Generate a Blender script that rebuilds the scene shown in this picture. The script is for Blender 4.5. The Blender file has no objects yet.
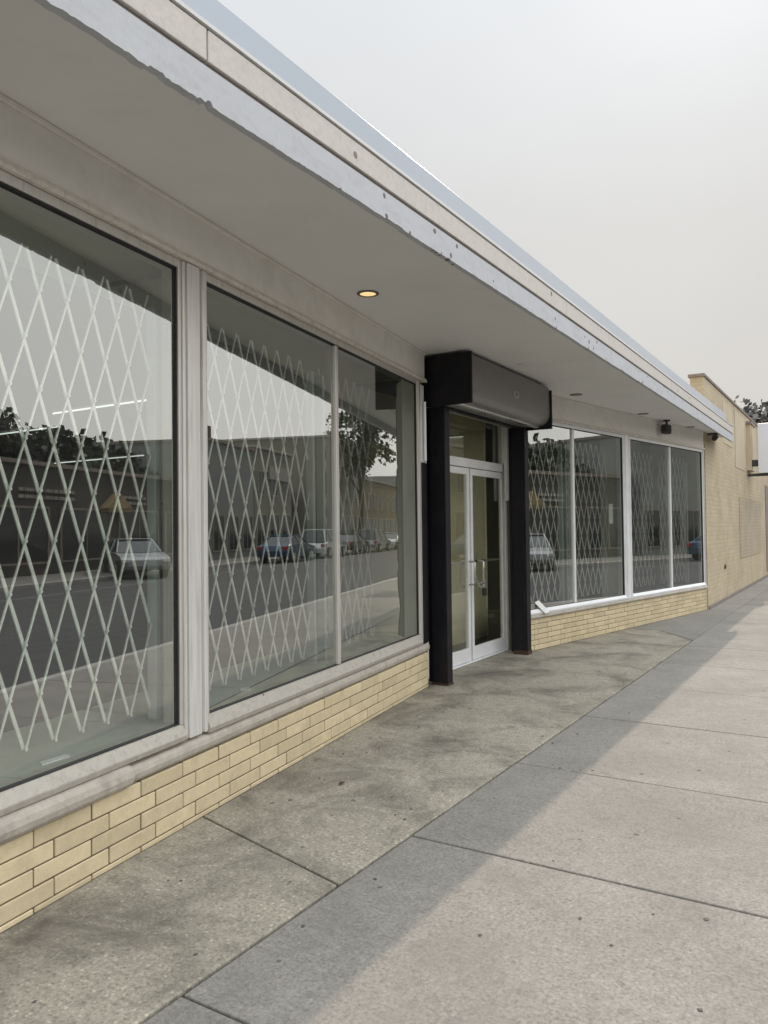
import bpy, bmesh, math, random
from mathutils import Vector, Matrix
rnd = random.Random(7)
SC = bpy.context.scene
COL = SC.collection

# ------------------------------------------------------------------ materials
def nt(name):
    m = bpy.data.materials.new(name); m.use_nodes = True
    n = m.node_tree; n.nodes.clear()
    out = n.nodes.new('ShaderNodeOutputMaterial')
    return m, n, out
def N(n, t, **kw):
    x = n.nodes.new(t)
    for k, v in kw.items():
        if k.startswith('i_'):
            key = k[2:]
            x.inputs[int(key) if key.isdigit() else key.replace('_', ' ')].default_value = v
        else: setattr(x, k, v)
    return x
def c4(c): return (c[0], c[1], c[2], 1)
def noise(n, vec, scale, detail=6, rough=.6, dist=0):
    x = N(n, 'ShaderNodeTexNoise'); x.inputs['Scale'].default_value = scale
    x.inputs['Detail'].default_value = detail; x.inputs['Roughness'].default_value = rough
    x.inputs['Distortion'].default_value = dist
    n.links.new(vec, x.inputs['Vector']); return x
def ramp(n, fac, stops):
    r = N(n, 'ShaderNodeValToRGB'); e = r.color_ramp.elements
    while len(e) < len(stops): e.new(.5)
    for k, (p, c) in zip(e, stops):
        k.position = p; k.color = c4(c) if len(c) == 3 else c
    n.links.new(fac, r.inputs[0]); return r
def mixc(n, fac, a, b, mode='MIX'):
    x = N(n, 'ShaderNodeMix', data_type='RGBA', blend_type=mode)
    for s, v in ((x.inputs[0], fac), (x.inputs[6], a), (x.inputs[7], b)):
        if isinstance(v, (int, float)): s.default_value = v
        elif isinstance(v, tuple): s.default_value = c4(v)
        else: n.links.new(v, s)
    return x.outputs[2]
def mathn(n, op, a, b=None, clamp=False):
    x = N(n, 'ShaderNodeMath', operation=op, use_clamp=clamp)
    for s, v in zip(x.inputs, (a, b)):
        if v is None: continue
        if isinstance(v, (int, float)): s.default_value = v
        else: n.links.new(v, s)
    return x.outputs[0]
def mul(c, k): return tuple(min(1, v*k) for v in c)

def pbr(name, col, rough=.6, metal=0., var=.15, scale=3., bump=.0, bscale=60., stain=None, stain_amt=.45, stain_scale=2.5,
        island=0., speck=None, speck_scale=30., speck_thr=.12, stretch=None, spec=.5):
    m, n, out = nt(name)
    tc = N(n, 'ShaderNodeTexCoord'); vec = tc.outputs['Object']
    sv = vec
    if stretch:
        mp = N(n, 'ShaderNodeMapping'); mp.inputs['Scale'].default_value = stretch
        n.links.new(vec, mp.inputs['Vector']); sv = mp.outputs[0]
    a = noise(n, sv, scale, 8, .62)
    cl = ramp(n, a.outputs['Fac'], [(.28, mul(col, 1-var)), (.72, mul(col, 1+var))]).outputs[0]
    if island:
        g = N(n, 'ShaderNodeNewGeometry')
        k = mathn(n, 'MULTIPLY_ADD', g.outputs['Random Per Island'], 2*island)
        n.nodes[-1].inputs[2].default_value = 1-island
        hs = N(n, 'ShaderNodeHueSaturation'); n.links.new(cl, hs.inputs['Color']); n.links.new(k, hs.inputs['Value'])
        cl = hs.outputs[0]
    if stain:
        s = noise(n, sv, stain_scale, 10, .68, .4)
        f = ramp(n, s.outputs['Fac'], [(.5, (0, 0, 0)), (.68, (stain_amt,)*3)]).outputs[0]
        cl = mixc(n, f, cl, stain)
    if speck:
        v = N(n, 'ShaderNodeTexVoronoi'); v.inputs['Scale'].default_value = speck_scale
        n.links.new(vec, v.inputs['Vector'])
        gate = noise(n, vec, speck_scale*.23, 3)
        th = mathn(n, 'MULTIPLY', ramp(n, gate.outputs['Fac'], [(.5, (0,)*3), (.62, (1,)*3)]).outputs[0], speck_thr)
        f = mathn(n, 'LESS_THAN', v.outputs['Distance'], th)
        cl = mixc(n, f, cl, speck)
    b = N(n, 'ShaderNodeBsdfPrincipled')
    n.links.new(cl, b.inputs['Base Color'])
    rr = ramp(n, a.outputs['Fac'], [(.3, (max(0, rough-.08),)*3), (.7, (min(1, rough+.08),)*3)])
    n.links.new(rr.outputs[0], b.inputs['Roughness'])
    b.inputs['Metallic'].default_value = metal
    b.inputs['Specular IOR Level'].default_value = spec
    if bump:
        h = noise(n, vec, bscale, 6, .6)
        bp = N(n, 'ShaderNodeBump'); bp.inputs['Strength'].default_value = bump; bp.inputs['Distance'].default_value = .01
        n.links.new(h.outputs['Fac'], bp.inputs['Height']); n.links.new(bp.outputs[0], b.inputs['Normal'])
    n.links.new(b.outputs[0], out.inputs[0])
    return m

def concrete(name, col, blot, amt, pebble, seed=0., island=.0, fine=.9):
    m, n, out = nt(name)
    tc = N(n, 'ShaderNodeTexCoord')
    mp = N(n, 'ShaderNodeMapping'); mp.inputs['Location'].default_value = (seed, seed*.7, 0)
    n.links.new(tc.outputs['Object'], mp.inputs['Vector']); vec = mp.outputs[0]
    a = noise(n, vec, 1.3, 8, .6)
    cl = ramp(n, a.outputs['Fac'], [(.3, mul(col, .88)), (.7, mul(col, 1.1))]).outputs[0]
    f = noise(n, vec, 62, 6, .8)
    cl = mixc(n, fine, cl, ramp(n, f.outputs['Fac'], [(.32, (.22,)*3), (.45, (.78,)*3), (.56, (1,)*3), (.68, (1.5, 1.47, 1.40))]).outputs[0], 'MULTIPLY')
    f3 = noise(n, vec, 17, 6, .75)
    cl = mixc(n, fine*.8, cl, ramp(n, f3.outputs['Fac'], [(.30, (.62,)*3), (.5, (1,)*3), (.70, (1.15,)*3)]).outputs[0], 'MULTIPLY')
    v = N(n, 'ShaderNodeTexVoronoi'); v.inputs['Scale'].default_value = 55
    n.links.new(vec, v.inputs['Vector'])
    sel = N(n, 'ShaderNodeSeparateColor'); n.links.new(v.outputs['Color'], sel.inputs[0])
    pf = mathn(n, 'MULTIPLY', mathn(n, 'LESS_THAN', v.outputs['Distance'], .36), mathn(n, 'GREATER_THAN', sel.outputs[0], .72))
    cl = mixc(n, mathn(n, 'MULTIPLY', pf, pebble), cl, ramp(n, sel.outputs[1], [(0, mul(col, 1.5)), (.45, mul(col, 1.75)), (.55, mul(col, .6)), (1, mul(col, .38))]).outputs[0])
    s = noise(n, vec, 1.7, 10, .7, .6)
    sf = ramp(n, s.outputs['Fac'], [(.44, (0,)*3), (.68, (amt,)*3)]).outputs[0]
    cl = mixc(n, sf, cl, blot)
    s2 = noise(n, vec, 7.5, 5, .6, .3)
    sf2 = ramp(n, s2.outputs['Fac'], [(.6, (0,)*3), (.74, (amt*.6,)*3)]).outputs[0]
    cl = mixc(n, sf2, cl, mul(blot, .8))
    # small trodden dark spots
    v2 = N(n, 'ShaderNodeTexVoronoi'); v2.inputs['Scale'].default_value = 5.2
    n.links.new(vec, v2.inputs['Vector'])
    se2 = N(n, 'ShaderNodeSeparateColor'); n.links.new(v2.outputs['Color'], se2.inputs[0])
    wob = noise(n, vec, 60, 3)
    d2 = mathn(n, 'ADD', v2.outputs['Distance'], mathn(n, 'MULTIPLY', wob.outputs['Fac'], .06))
    th = mathn(n, 'MULTIPLY', se2.outputs[0], .125)
    gf = mathn(n, 'MULTIPLY', mathn(n, 'LESS_THAN', d2, th), .6)
    cl = mixc(n, gf, cl, (.055, .052, .047))
    if island:
        g = N(n, 'ShaderNodeNewGeometry')
        k = mathn(n, 'MULTIPLY', g.outputs['Random Per Island'], 2*island)
        k = mathn(n, 'ADD', k, 1-island)
        hs = N(n, 'ShaderNodeHueSaturation'); n.links.new(cl, hs.inputs['Color']); n.links.new(k, hs.inputs['Value'])
        cl = hs.outputs[0]
    b = N(n, 'ShaderNodeBsdfPrincipled'); n.links.new(cl, b.inputs['Base Color'])
    b.inputs['Roughness'].default_value = .88; b.inputs['Specular IOR Level'].default_value = .25
    h = mathn(n, 'ADD', f.outputs['Fac'], mathn(n, 'MULTIPLY', pf, .25))
    bp = N(n, 'ShaderNodeBump'); bp.inputs['Strength'].default_value = .35; bp.inputs['Distance'].default_value = .004
    n.links.new(h, bp.inputs['Height']); n.links.new(bp.outputs[0], b.inputs['Normal'])
    n.links.new(b.outputs[0], out.inputs[0])
    return m

def brick_mat(name, col, mortar, bw, bh, var=.12, blot=None):
    m, n, out = nt(name)
    uv = N(n, 'ShaderNodeUVMap')
    t = N(n, 'ShaderNodeTexBrick'); n.links.new(uv.outputs[0], t.inputs['Vector'])
    t.inputs['Scale'].default_value = 1; t.inputs['Brick Width'].default_value = bw; t.inputs['Row Height'].default_value = bh
    t.inputs['Mortar Size'].default_value = .005; t.inputs['Mortar Smooth'].default_value = .3
    t.inputs['Color1'].default_value = c4(mul(col, 1-var)); t.inputs['Color2'].default_value = c4(mul(col, 1+var))
    t.inputs['Mortar'].default_value = c4(mortar)
    cl = t.outputs['Color']
    a = noise(n, uv.outputs[0], 1.1, 9, .65, .3)
    cl = mixc(n, .9, cl, ramp(n, a.outputs['Fac'], [(.3, (.72, .70, .66)), (.7, (1, 1, 1))]).outputs[0], 'MULTIPLY')
    if blot:
        s = noise(n, uv.outputs[0], 2.2, 8, .7, .5)
        cl = mixc(n, ramp(n, s.outputs['Fac'], [(.52, (0,)*3), (.66, (.55,)*3)]).outputs[0], cl, blot)
    b = N(n, 'ShaderNodeBsdfPrincipled'); n.links.new(cl, b.inputs['Base Color']); b.inputs['Roughness'].default_value = .85
    bp = N(n, 'ShaderNodeBump'); bp.inputs['Strength'].default_value = .5; bp.inputs['Distance'].default_value = .006
    h = mathn(n, 'ADD', mathn(n, 'MULTIPLY', t.outputs['Fac'], -1.), mathn(n, 'MULTIPLY', noise(n, uv.outputs[0], 40, 4).outputs['Fac'], .6))
    n.links.new(h, bp.inputs['Height']); n.links.new(bp.outputs[0], b.inputs['Normal'])
    n.links.new(b.outputs[0], out.inputs[0])
    return m

def glass_mat(name, ior=.4, tint=(.9, .94, .92), dust=.05, wav=.0, tk=.5):
    m, n, out = nt(name)
    tc = N(n, 'ShaderNodeTexCoord')
    tr = N(n, 'ShaderNodeBsdfTransparent'); tr.inputs[0].default_value = c4(tint)
    gl = N(n, 'ShaderNodeBsdfGlossy'); gl.inputs['Roughness'].default_value = .004; gl.inputs[0].default_value = (.95, .97, .96, 1)
    lw = N(n, 'ShaderNodeLayerWeight'); lw.inputs[0].default_value = .5
    fr = ramp(n, lw.outputs['Facing'], [(0., (ior*.85,)*3), (.3, (ior,)*3), (.6, (ior*1.2,)*3), (1., (.95,)*3)])
    tt = ramp(n, lw.outputs['Facing'], [(0., tint), (.30, mul(tint, .96)), (.5, mul(tint, tk)), (.62, mul(tint, tk*.6)), (1., (.02,)*3)])
    n.links.new(tt.outputs[0], tr.inputs[0])
    if wav:
        h = noise(n, tc.outputs['Object'], 1.6, 2, .5)
        bp = N(n, 'ShaderNodeBump'); bp.inputs['Strength'].default_value = wav; bp.inputs['Distance'].default_value = .01
        n.links.new(h.outputs['Fac'], bp.inputs['Height']); n.links.new(bp.outputs[0], gl.inputs['Normal'])
    rc = mixc(n, fr.outputs[0], (0., 0., 0.), (.97, 1., .99)); n.links.new(rc, gl.inputs[0])
    mx = N(n, 'ShaderNodeAddShader'); n.links.new(tr.outputs[0], mx.inputs[0]); n.links.new(gl.outputs[0], mx.inputs[1])
    df = N(n, 'ShaderNodeBsdfDiffuse'); df.inputs[0].default_value = (.5, .5, .46, 1)
    d = noise(n, tc.outputs['Object'], 2.3, 8, .7, .5)
    fac = ramp(n, d.outputs['Fac'], [(.35, (dust*.35,)*3), (.75, (dust*1.5,)*3)])
    m2 = N(n, 'ShaderNodeMixShader'); n.links.new(fac.outputs[0], m2.inputs[0])
    n.links.new(mx.outputs[0], m2.inputs[1]); n.links.new(df.outputs[0], m2.inputs[2])
    n.links.new(m2.outputs[0], out.inputs[0])
    return m
def clear_mat(name, tint=(.97, .98, .97)):
    m, n, out = nt(name)
    tr = N(n, 'ShaderNodeBsdfTransparent'); tr.inputs[0].default_value = c4(tint)
    n.links.new(tr.outputs[0], out.inputs[0]); return m
def emit_mat(name, col, s):
    m, n, out = nt(name)
    e = N(n, 'ShaderNodeEmission'); e.inputs[0].default_value = c4(col); e.inputs[1].default_value = s
    n.links.new(e.outputs[0], out.inputs[0]); return m

M = {}
M['apron'] = concrete('apron_concrete', (.372, .346, .284), (.10, .091, .076), .85, .55)
M['walk'] = concrete('sidewalk_concrete', (.288, .275, .251), (.188, .18, .164), .6, .25, 3.1, .07, .75)
M['joint'] = pbr('joint_dirt', (.05, .047, .042), .95)
M['gum'] = pbr('gum_spot', (.085, .08, .073), .8, var=.35, scale=60)
M['asphalt'] = pbr('asphalt', (.04, .042, .044), .85, var=.25, scale=2, bump=.3, bscale=80)
M['paint'] = pbr('road_paint', (.22, .22, .21), .7, var=.2, scale=8)
M['yellow'] = pbr('road_paint_yellow', (.55, .38, .08), .7, var=.2, scale=8)
M['kerb'] = pbr('kerb_concrete', (.35, .34, .32), .85, var=.2, bump=.2)
M['far_walk'] = pbr('worn_far_paving', (.17, .165, .155), .9, var=.2)
M['earth'] = pbr('earth_ground', (.10, .10, .08), .95, var=.3, scale=.4)
M['brick_pale'] = pbr('pale_yellow_brick', (.63, .53, .345), .62, var=.09, scale=14, bump=.25, bscale=90, stain=(.44, .36, .23), stain_amt=.5, stain_scale=7, island=.11)
M['mortar'] = pbr('dark_mortar', (.155, .12, .085), .95, var=.3, scale=20, bump=.3)
M['plaster'] = pbr('header_plaster', (.84, .81, .755), .7, var=.06, scale=2, bump=.15, bscale=25, stain=(.55, .51, .45), stain_amt=.4, stain_scale=2,
                   speck=(.10, .085, .07), speck_scale=7, speck_thr=.10)
M['trim'] = pbr('flaking_trim', (.70, .66, .59), .75, var=.15, scale=25, bump=.5, bscale=60, stain=(.36, .32, .28), stain_amt=.5, stain_scale=22)
M['soffit'] = pbr('soffit_paint', (.82, .81, .79), .75, var=.035, scale=.9, bump=.08, bscale=9, stain=(.70, .68, .64), stain_amt=.4, stain_scale=1.1)
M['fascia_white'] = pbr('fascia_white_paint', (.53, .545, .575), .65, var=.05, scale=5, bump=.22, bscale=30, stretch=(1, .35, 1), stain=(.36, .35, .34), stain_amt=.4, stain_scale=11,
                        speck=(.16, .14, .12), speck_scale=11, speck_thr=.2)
M['fascia_cream'] = pbr('fascia_cream_paint', (.62, .585, .54), .65, var=.05, scale=5, bump=.25, bscale=40, stain=(.46, .41, .36), stain_amt=.5, stain_scale=24,
                        speck=(.25, .20, .16), speck_scale=9, speck_thr=.2)
M['flash'] = pbr('roof_flashing_metal', (.38, .42, .47), .38, metal=.25, var=.04, scale=1.5, stretch=(1, .2, 1))
M['edge_white'] = pbr('drip_edge_white', (.82, .82, .82), .4, var=.05)
M['shadowgap'] = pbr('shadow_line_brown', (.20, .17, .145), .9, var=.2)  # brown tone standing in for shade in the fascia gap
M['alu'] = pbr('weathered_aluminium', (.66, .64, .60), .42, metal=.45, var=.12, scale=4, stretch=(9, 9, .35), stain=(.30, .27, .23), stain_amt=.5, stain_scale=4, bump=.05)
M['alu_post'] = pbr('pale_aluminium_cover', (.73, .72, .69), .38, metal=.2, var=.10, scale=5, stretch=(9, 9, .35), stain=(.36, .32, .27), stain_amt=.5, stain_scale=4, bump=.05)
M['alu_sill'] = pbr('pitted_aluminium_sill', (.47, .445, .395), .5, metal=.2, var=.10, scale=22, stain=(.26, .23, .19), stain_amt=.5, stain_scale=26, bump=.15,
                    speck=(.08, .07, .06), speck_scale=16, speck_thr=.12)
M['alu_white'] = pbr('bright_aluminium', (.82, .83, .84), .38, metal=.15, var=.06, scale=5)
M['stone'] = pbr('stone_sill', (.47, .43, .375), .8, var=.15, scale=12, bump=.4, bscale=50, stain=(.22, .19, .17), stain_amt=.5, stain_scale=6)
M['gasket'] = pbr('black_gasket', (.02, .02, .02), .6)
M['glass'] = glass_mat('reflective_window_glass', .34, (.84, .87, .82), dust=.035, wav=.03, tk=.55)
M['glass_door'] = glass_mat('door_glass', .20, (.88, .89, .82), .02, .02, tk=.9)
M['clear'] = clear_mat('glass_inner_face')
M['car_glass'] = pbr('car_window', (.02, .024, .028), .06, var=0)
M['ledge'] = pbr('display_ledge_paint', (.47, .50, .45), .45, var=.1, scale=4, stain=(.3, .3, .26), stain_amt=.4)
M['beige'] = pbr('interior_beige_tile', (.62, .61, .51), .5, var=.08)
M['teal'] = pbr('galvanised_gate_post', (.50, .57, .57), .4, metal=.3, var=.1)
M['olive'] = pbr('curtain_olive', (.10, .11, .085), .9, var=.2, stretch=(6, 6, .4))
M['in_olive'] = pbr('vestibule_olive_paint', (.60, .55, .36), .7, var=.08)
M['display_olive'] = pbr('display_ceiling_paint', (.42, .41, .31), .8, var=.06)
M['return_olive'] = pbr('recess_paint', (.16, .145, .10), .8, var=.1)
M['pale_return'] = pbr('pale_green_return', (.185, .195, .155), .35, var=.12)
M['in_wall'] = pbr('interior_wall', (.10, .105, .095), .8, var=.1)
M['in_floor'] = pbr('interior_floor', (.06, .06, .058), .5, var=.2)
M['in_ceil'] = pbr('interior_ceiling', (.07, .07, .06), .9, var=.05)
M['gate'] = pbr('galvanised_lattice', (.74, .75, .74), .42, metal=.15, var=.12, scale=6)
M['black'] = pbr('shutter_black_paint', (.010, .010, .014), .55, var=.25, scale=5, stain=(.03, .022, .02), stain_amt=.5, stain_scale=4, spec=.25)
M['boxgrey'] = pbr('shutter_box_grey', (.22, .207, .20), .38, metal=.2, var=.12, scale=4, stain=(.27, .25, .24), stain_amt=.5)
M['rust'] = pbr('rusty_guide_foot', (.07, .035, .025), .8, var=.3, scale=15)
M['silver'] = pbr('worn_silver', (.55, .55, .54), .3, metal=.8, var=.1)
M['sheet'] = pbr('white_card', (.82, .82, .82), .6, var=.03)
M['tube'] = emit_mat('fluorescent_tube', (.95, 1, .96), .62)
M['lamp_on'] = emit_mat('warm_lamp', (1, .70, .34), .85)
M['lens_off'] = pbr('unlit_lamp_lens', (.34, .32, .28), .35, var=.1)
M['ring'] = pbr('lamp_trim_ring', (.14, .125, .11), .5, var=.2)
M['far_brick'] = brick_mat('painted_tan_brick', (.585, .495, .35), (.50, .42, .30), .30, .085, .05, (.45, .375, .275))
M['far_infill'] = brick_mat('grey_tan_infill', (.49, .42, .31), (.44, .375, .28), .30, .085, .04)
M['far_render'] = pbr('grey_tan_render', (.55, .47, .34), .85, var=.08, scale=1.5, bump=.15)
M['coping'] = pbr('coping_dark', (.25, .215, .185), .8, var=.2)
M['sign_white'] = pbr('sign_panel', (.78, .80, .86), .45, var=.03)
M['dark_metal'] = pbr('dark_bracket', (.05, .045, .045), .6, var=.2)
M['bark'] = pbr('bark', (.09, .07, .05), .95, var=.3, scale=12, bump=.6)
def leafmat(name, c):
    m, n, out = nt(name)
    g = N(n, 'ShaderNodeNewGeometry')
    cl = ramp(n, g.outputs['Random Per Island'], [(0, mul(c, .6)), (.5, c), (1, mul(c, 1.6))])
    b = N(n, 'ShaderNodeBsdfPrincipled'); n.links.new(cl.outputs[0], b.inputs['Base Color']); b.inputs['Roughness'].default_value = .6
    n.links.new(b.outputs[0], out.inputs[0]); return m
M['leaf_a'] = leafmat('leaves_dark', (.030, .042, .026))
M['leaf_b'] = leafmat('leaves_mid', (.045, .06, .03))
M['leaf_far'] = leafmat('leaves_hazy', (.15, .15, .145))  # distance haze is put into the leaf colour
for k, c in dict(b_dark=(.065, .06, .055), b_olive=(.23, .222, .178), b_tan=(.21, .175, .12), b_slate=(.24, .25, .24), b_grey=(.24, .25, .25), b_brown=(.12, .085, .06)).items():
    M[k] = pbr('wall_'+k[2:], c, .85, var=.12, scale=1.2, bump=.1)
M['b_trim'] = pbr('pale_trim', (.36, .345, .30), .7)
M['b_glass'] = pbr('far_window_glass', (.02, .024, .026), .08, var=0)
def marks():
    m, n, out = nt('faded_sign_marks')
    tc = N(n, 'ShaderNodeTexCoord'); mp = N(n, 'ShaderNodeMapping'); mp.inputs['Scale'].default_value = (0, 5.5, .01)
    n.links.new(tc.outputs['Object'], mp.inputs['Vector'])
    z = noise(n, mp.outputs[0], 1.7, 2, .6)
    cl = ramp(n, z.outputs['Fac'], [(.42, (.05, .045, .04)), (.50, (.36, .345, .30))])
    b = N(n, 'ShaderNodeBsdfPrincipled'); n.links.new(cl.outputs[0], b.inputs['Base Color']); n.links.new(b.outputs[0], out.inputs[0]); return m
M['sign_marks'] = marks()
M['tan_awning'] = pbr('tan_gable', (.33, .25, .13), .8)
for k, c in dict(white=(.75, .76, .77), silver=(.34, .35, .36), blue=(.05, .09, .16), black=(.02, .02, .022), red=(.25, .03, .03), grey=(.16, .17, .18)).items():
    M['car_'+k] = pbr('car_paint_'+k, c, .22, metal=.15, var=.02)
M['tyre'] = pbr('tyre', (.02, .02, .02), .9)
M['tail'] = pbr('tail_lamp', (.35, .02, .02), .25)
M['head'] = pbr('head_lamp', (.7, .7, .7), .15)

# ------------------------------------------------------------------ frames and mesh builder
class Frame:
    def __init__(s, P, ang):           # ang: turn of the wall line to the left of +y
        s.P = Vector((P[0], P[1], 0)); s.D = Vector((-math.sin(ang), math.cos(ang), 0)); s.n = Vector((math.cos(ang), math.sin(ang), 0))
    def __call__(s, u, d, z): return s.P + s.D*u + s.n*d + Vector((0, 0, z))
FL = Frame((-3.3794, 5.0), .1571)
FR = Frame((-3.0175, 12.0), -.184)
FS = Frame((0, 0), 0.)                # street frame: u = y, d = x

class MB:
    def __init__(s): s.v = []; s.f = []; s.m = []; s.uv = []; s.smooth = []
    def face(s, pts, mi=0, uv=None, sm=False):
        i = len(s.v); s.v += [Vector(p) for p in pts]; s.f.append(list(range(i, i+len(pts)))); s.m.append(mi)
        s.uv.append(uv or [(p[0], p[1]) for p in pts]); s.smooth.append(sm)
    def idx(s, verts, faces, mi=0, uvs=None, sm=False):
        i = len(s.v); s.v += [Vector(p) for p in verts]
        for k, f in enumerate(faces):
            s.f.append([i+a for a in f]); s.m.append(mi); s.smooth.append(sm)
            s.uv.append(uvs[k] if uvs else [(verts[a][0], verts[a][1]) for a in f])
    def box(s, fr, u0, u1, d0, d1, z0, z1, mi=0, top=None, front=None):
        cs = [(u, d, z) for z in (z0, z1) for d in (d0, d1) for u in (u0, u1)]
        # order: 0 u0d0z0 1 u1d0z0 2 u0d1z0 3 u1d1z0 4.. z1
        fs = [(0, 2, 3, 1), (4, 5, 7, 6), (2, 6, 7, 3), (0, 1, 5, 4), (0, 4, 6, 2), (1, 3, 7, 5)]
        vs = [fr(*c) for c in cs]; i = len(s.v); s.v += vs
        for k, f in enumerate(fs):
            s.f.append([i+a for a in f])
            s.m.append(front if (k == 2 and front is not None) else mi)
            s.smooth.append(False)
            ax = (0, 1) if k < 2 else ((0, 2) if k < 4 else (1, 2))
            s.uv.append([(cs[a][ax[0]], cs[a][ax[1]]) for a in f])
    def prism(s, fr, u0, u1, prof, mi=0, sm=False):   # prof: closed (d,z) outline, extruded along u
        k = len(prof); vs = [fr(u, d, z) for u in (u0, u1) for d, z in prof]
        fs = [(a, (a+1) % k, k+(a+1) % k, k+a) for a in range(k)]
        s.idx(vs, fs, mi, sm=sm); s.idx([vs[a] for a in range(k)], [tuple(range(k))], mi); s.idx([vs[k+a] for a in range(k)], [tuple(reversed(range(k)))], mi)
    def tube(s, pts, r, seg=8, mi=0, r2=None):
        pts = [Vector(p) for p in pts]; rings = []
        for i, p in enumerate(pts):
            t = (pts[min(i+1, len(pts)-1)]-pts[max(i-1, 0)]).normalized()
            a = t.cross(Vector((0, 0, 1)));
            if a.length < .05: a = t.cross(Vector((1, 0, 0)))
            a.normalize(); b = t.cross(a)
            rr = r if r2 is None else r+(r2-r)*i/(len(pts)-1)
            rings.append([p+(a*math.cos(2*math.pi*k/seg)+b*math.sin(2*math.pi*k/seg))*rr for k in range(seg)])
        vs = [q for g in rings for q in g]
        fs = [(i*seg+k, i*seg+(k+1) % seg, (i+1)*seg+(k+1) % seg, (i+1)*seg+k) for i in range(len(pts)-1) for k in range(seg)]
        s.idx(vs, fs, mi, sm=True); s.idx(rings[0], [tuple(range(seg))], mi); s.idx(rings[-1], [tuple(reversed(range(seg)))], mi)
    def disc(s, c, r, z0, z1, seg=20, mi=0, r1=None):
        r1 = r if r1 is None else r1
        a = [(c[0]+r*math.cos(2*math.pi*k/seg), c[1]+r*math.sin(2*math.pi*k/seg), z0) for k in range(seg)]
        b = [(c[0]+r1*math.cos(2*math.pi*k/seg), c[1]+r1*math.sin(2*math.pi*k/seg), z1) for k in range(seg)]
        s.idx(a+b, [(k, (k+1) % seg, seg+(k+1) % seg, seg+k) for k in range(seg)]+[tuple(reversed(range(seg))), tuple(range(seg, 2*seg))], mi)
    def build(s, name, mats, parent=None, bevel=0., seg=2, recalc=True):
        me = bpy.data.meshes.new(name); me.from_pydata(s.v, [], s.f); me.update()
        if not isinstance(mats, (list, tuple)): mats = [mats]
        for m in mats: me.materials.append(M[m] if isinstance(m, str) else m)
        ul = me.uv_layers.new(name='UVMap'); k = 0
        for p, uv in zip(me.polygons, s.uv):
            for a in uv: ul.data[k].uv = a; k += 1
        for p, mi, sm in zip(me.polygons, s.m, s.smooth): p.material_index = mi; p.use_smooth = sm
        if recalc:
            b = bmesh.new(); b.from_mesh(me); bmesh.ops.recalc_face_normals(b, faces=b.faces); b.to_mesh(me); b.free()
        o = bpy.data.objects.new(name, me); COL.objects.link(o)
        if bevel:
            md = o.modifiers.new('Bevel', 'BEVEL'); md.width = bevel; md.segments = seg; md.limit_method = 'ANGLE'; md.angle_limit = math.radians(40)
        if parent: put(o, parent)
        return o
WM = {}
def wm(o):                                        # world matrix by hand (all roots are unscaled, set at creation)
    return WM.get(o.name, Matrix.Identity(4))
def put(o, parent):
    o.parent = parent; o.matrix_parent_inverse = wm(parent).inverted()
def tag(o, label=None, cat=None, group=None, kind=None):
    if label: o['label'] = label
    if cat: o['category'] = cat
    if group: o['group'] = group
    if kind: o['kind'] = kind
    return o
def empty(name, loc, label, cat, group=None):
    o = bpy.data.objects.new(name, None); o.empty_display_size = .2; COL.objects.link(o)
    o.location = loc; WM[o.name] = Matrix.Translation(loc)
    return tag(o, label, cat, group)
def copy_tree(o, parent=None):
    c = o.copy(); COL.objects.link(c)
    if parent: c.parent = parent
    for ch in list(o.children): copy_tree(ch, c)
    return c

# ------------------------------------------------------------------ ground
g = MB(); g.face([(-500, -500, -.16), (500, -500, -.16), (500, 900, -.16), (-500, 900, -.16)])
tag(g.build('ground', 'earth'), kind='structure')
g = MB(); g.box(FS, -60, 400, -30, .15, -.159, -.015); tag(g.build('pavement_bed', 'joint'), kind='structure')
# public sidewalk slabs
XJ = -1.972; XK = .32
ys = [-8.0, -6.5, -4.9, -3.3, -1.4, .25, 1.85, 3.40, 4.80, 6.26, 7.70, 9.13, 10.55, 12.0, 13.45, 14.9]
while ys[-1] < 120: ys.append(ys[-1]+1.5)
sw = MB(); gap = .006
for a, b in zip(ys[:-1], ys[1:]):
    sw.box(FS, a+gap, b-gap, XJ+.008, XK, -.13, rnd.uniform(-.0015, .0015) if a < 10 else 0, 0)
WALK_SIDE = [[(XJ+.001, 11.118), (XJ+.001, 15.4), (-4.6, 15.4), (-4.6, 11.985), (-2.618, 11.985)]]
for q in WALK_SIDE:
    k = len(q); sw.idx([(x, y, z) for z in (-.13, .0) for x, y in q], [tuple(range(k, 2*k)), tuple(reversed(range(k)))]+[(i, (i+1) % k, k+(i+1) % k, k+i) for i in range(k)])
sw.box(FS, 15.41, 120, -2.7, XJ+.001, -.13, 0)
walk = sw.build('sidewalk', ['walk'], None, bevel=.006)
tag(walk, kind='structure')
# apron between joint and shop front
ap = MB()
def poly(mb, pts, z0, z1, mi=0):
    k = len(pts); vs = [(x, y, z) for z in (z0, z1) for x, y in pts]
    mb.idx(vs, [tuple(range(k, 2*k)), tuple(reversed(range(k)))]+[(a, (a+1) % k, k+(a+1) % k, k+a) for a in range(k)], mi)
xa = XJ-.008
poly(ap, [(xa, -8), (xa, 2.765), (-3.35, 3.12), (-3.6, -8)], -.13, 0)
poly(ap, [(xa, 2.78), (xa, 11.10), (-2.62, 11.97), (-4.6, 11.97), (-4.6, 3.45), (-3.35, 3.135)], -.13, -.001)
tag(ap.build('apron', 'apron', None, bevel=.006), kind='structure')
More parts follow.
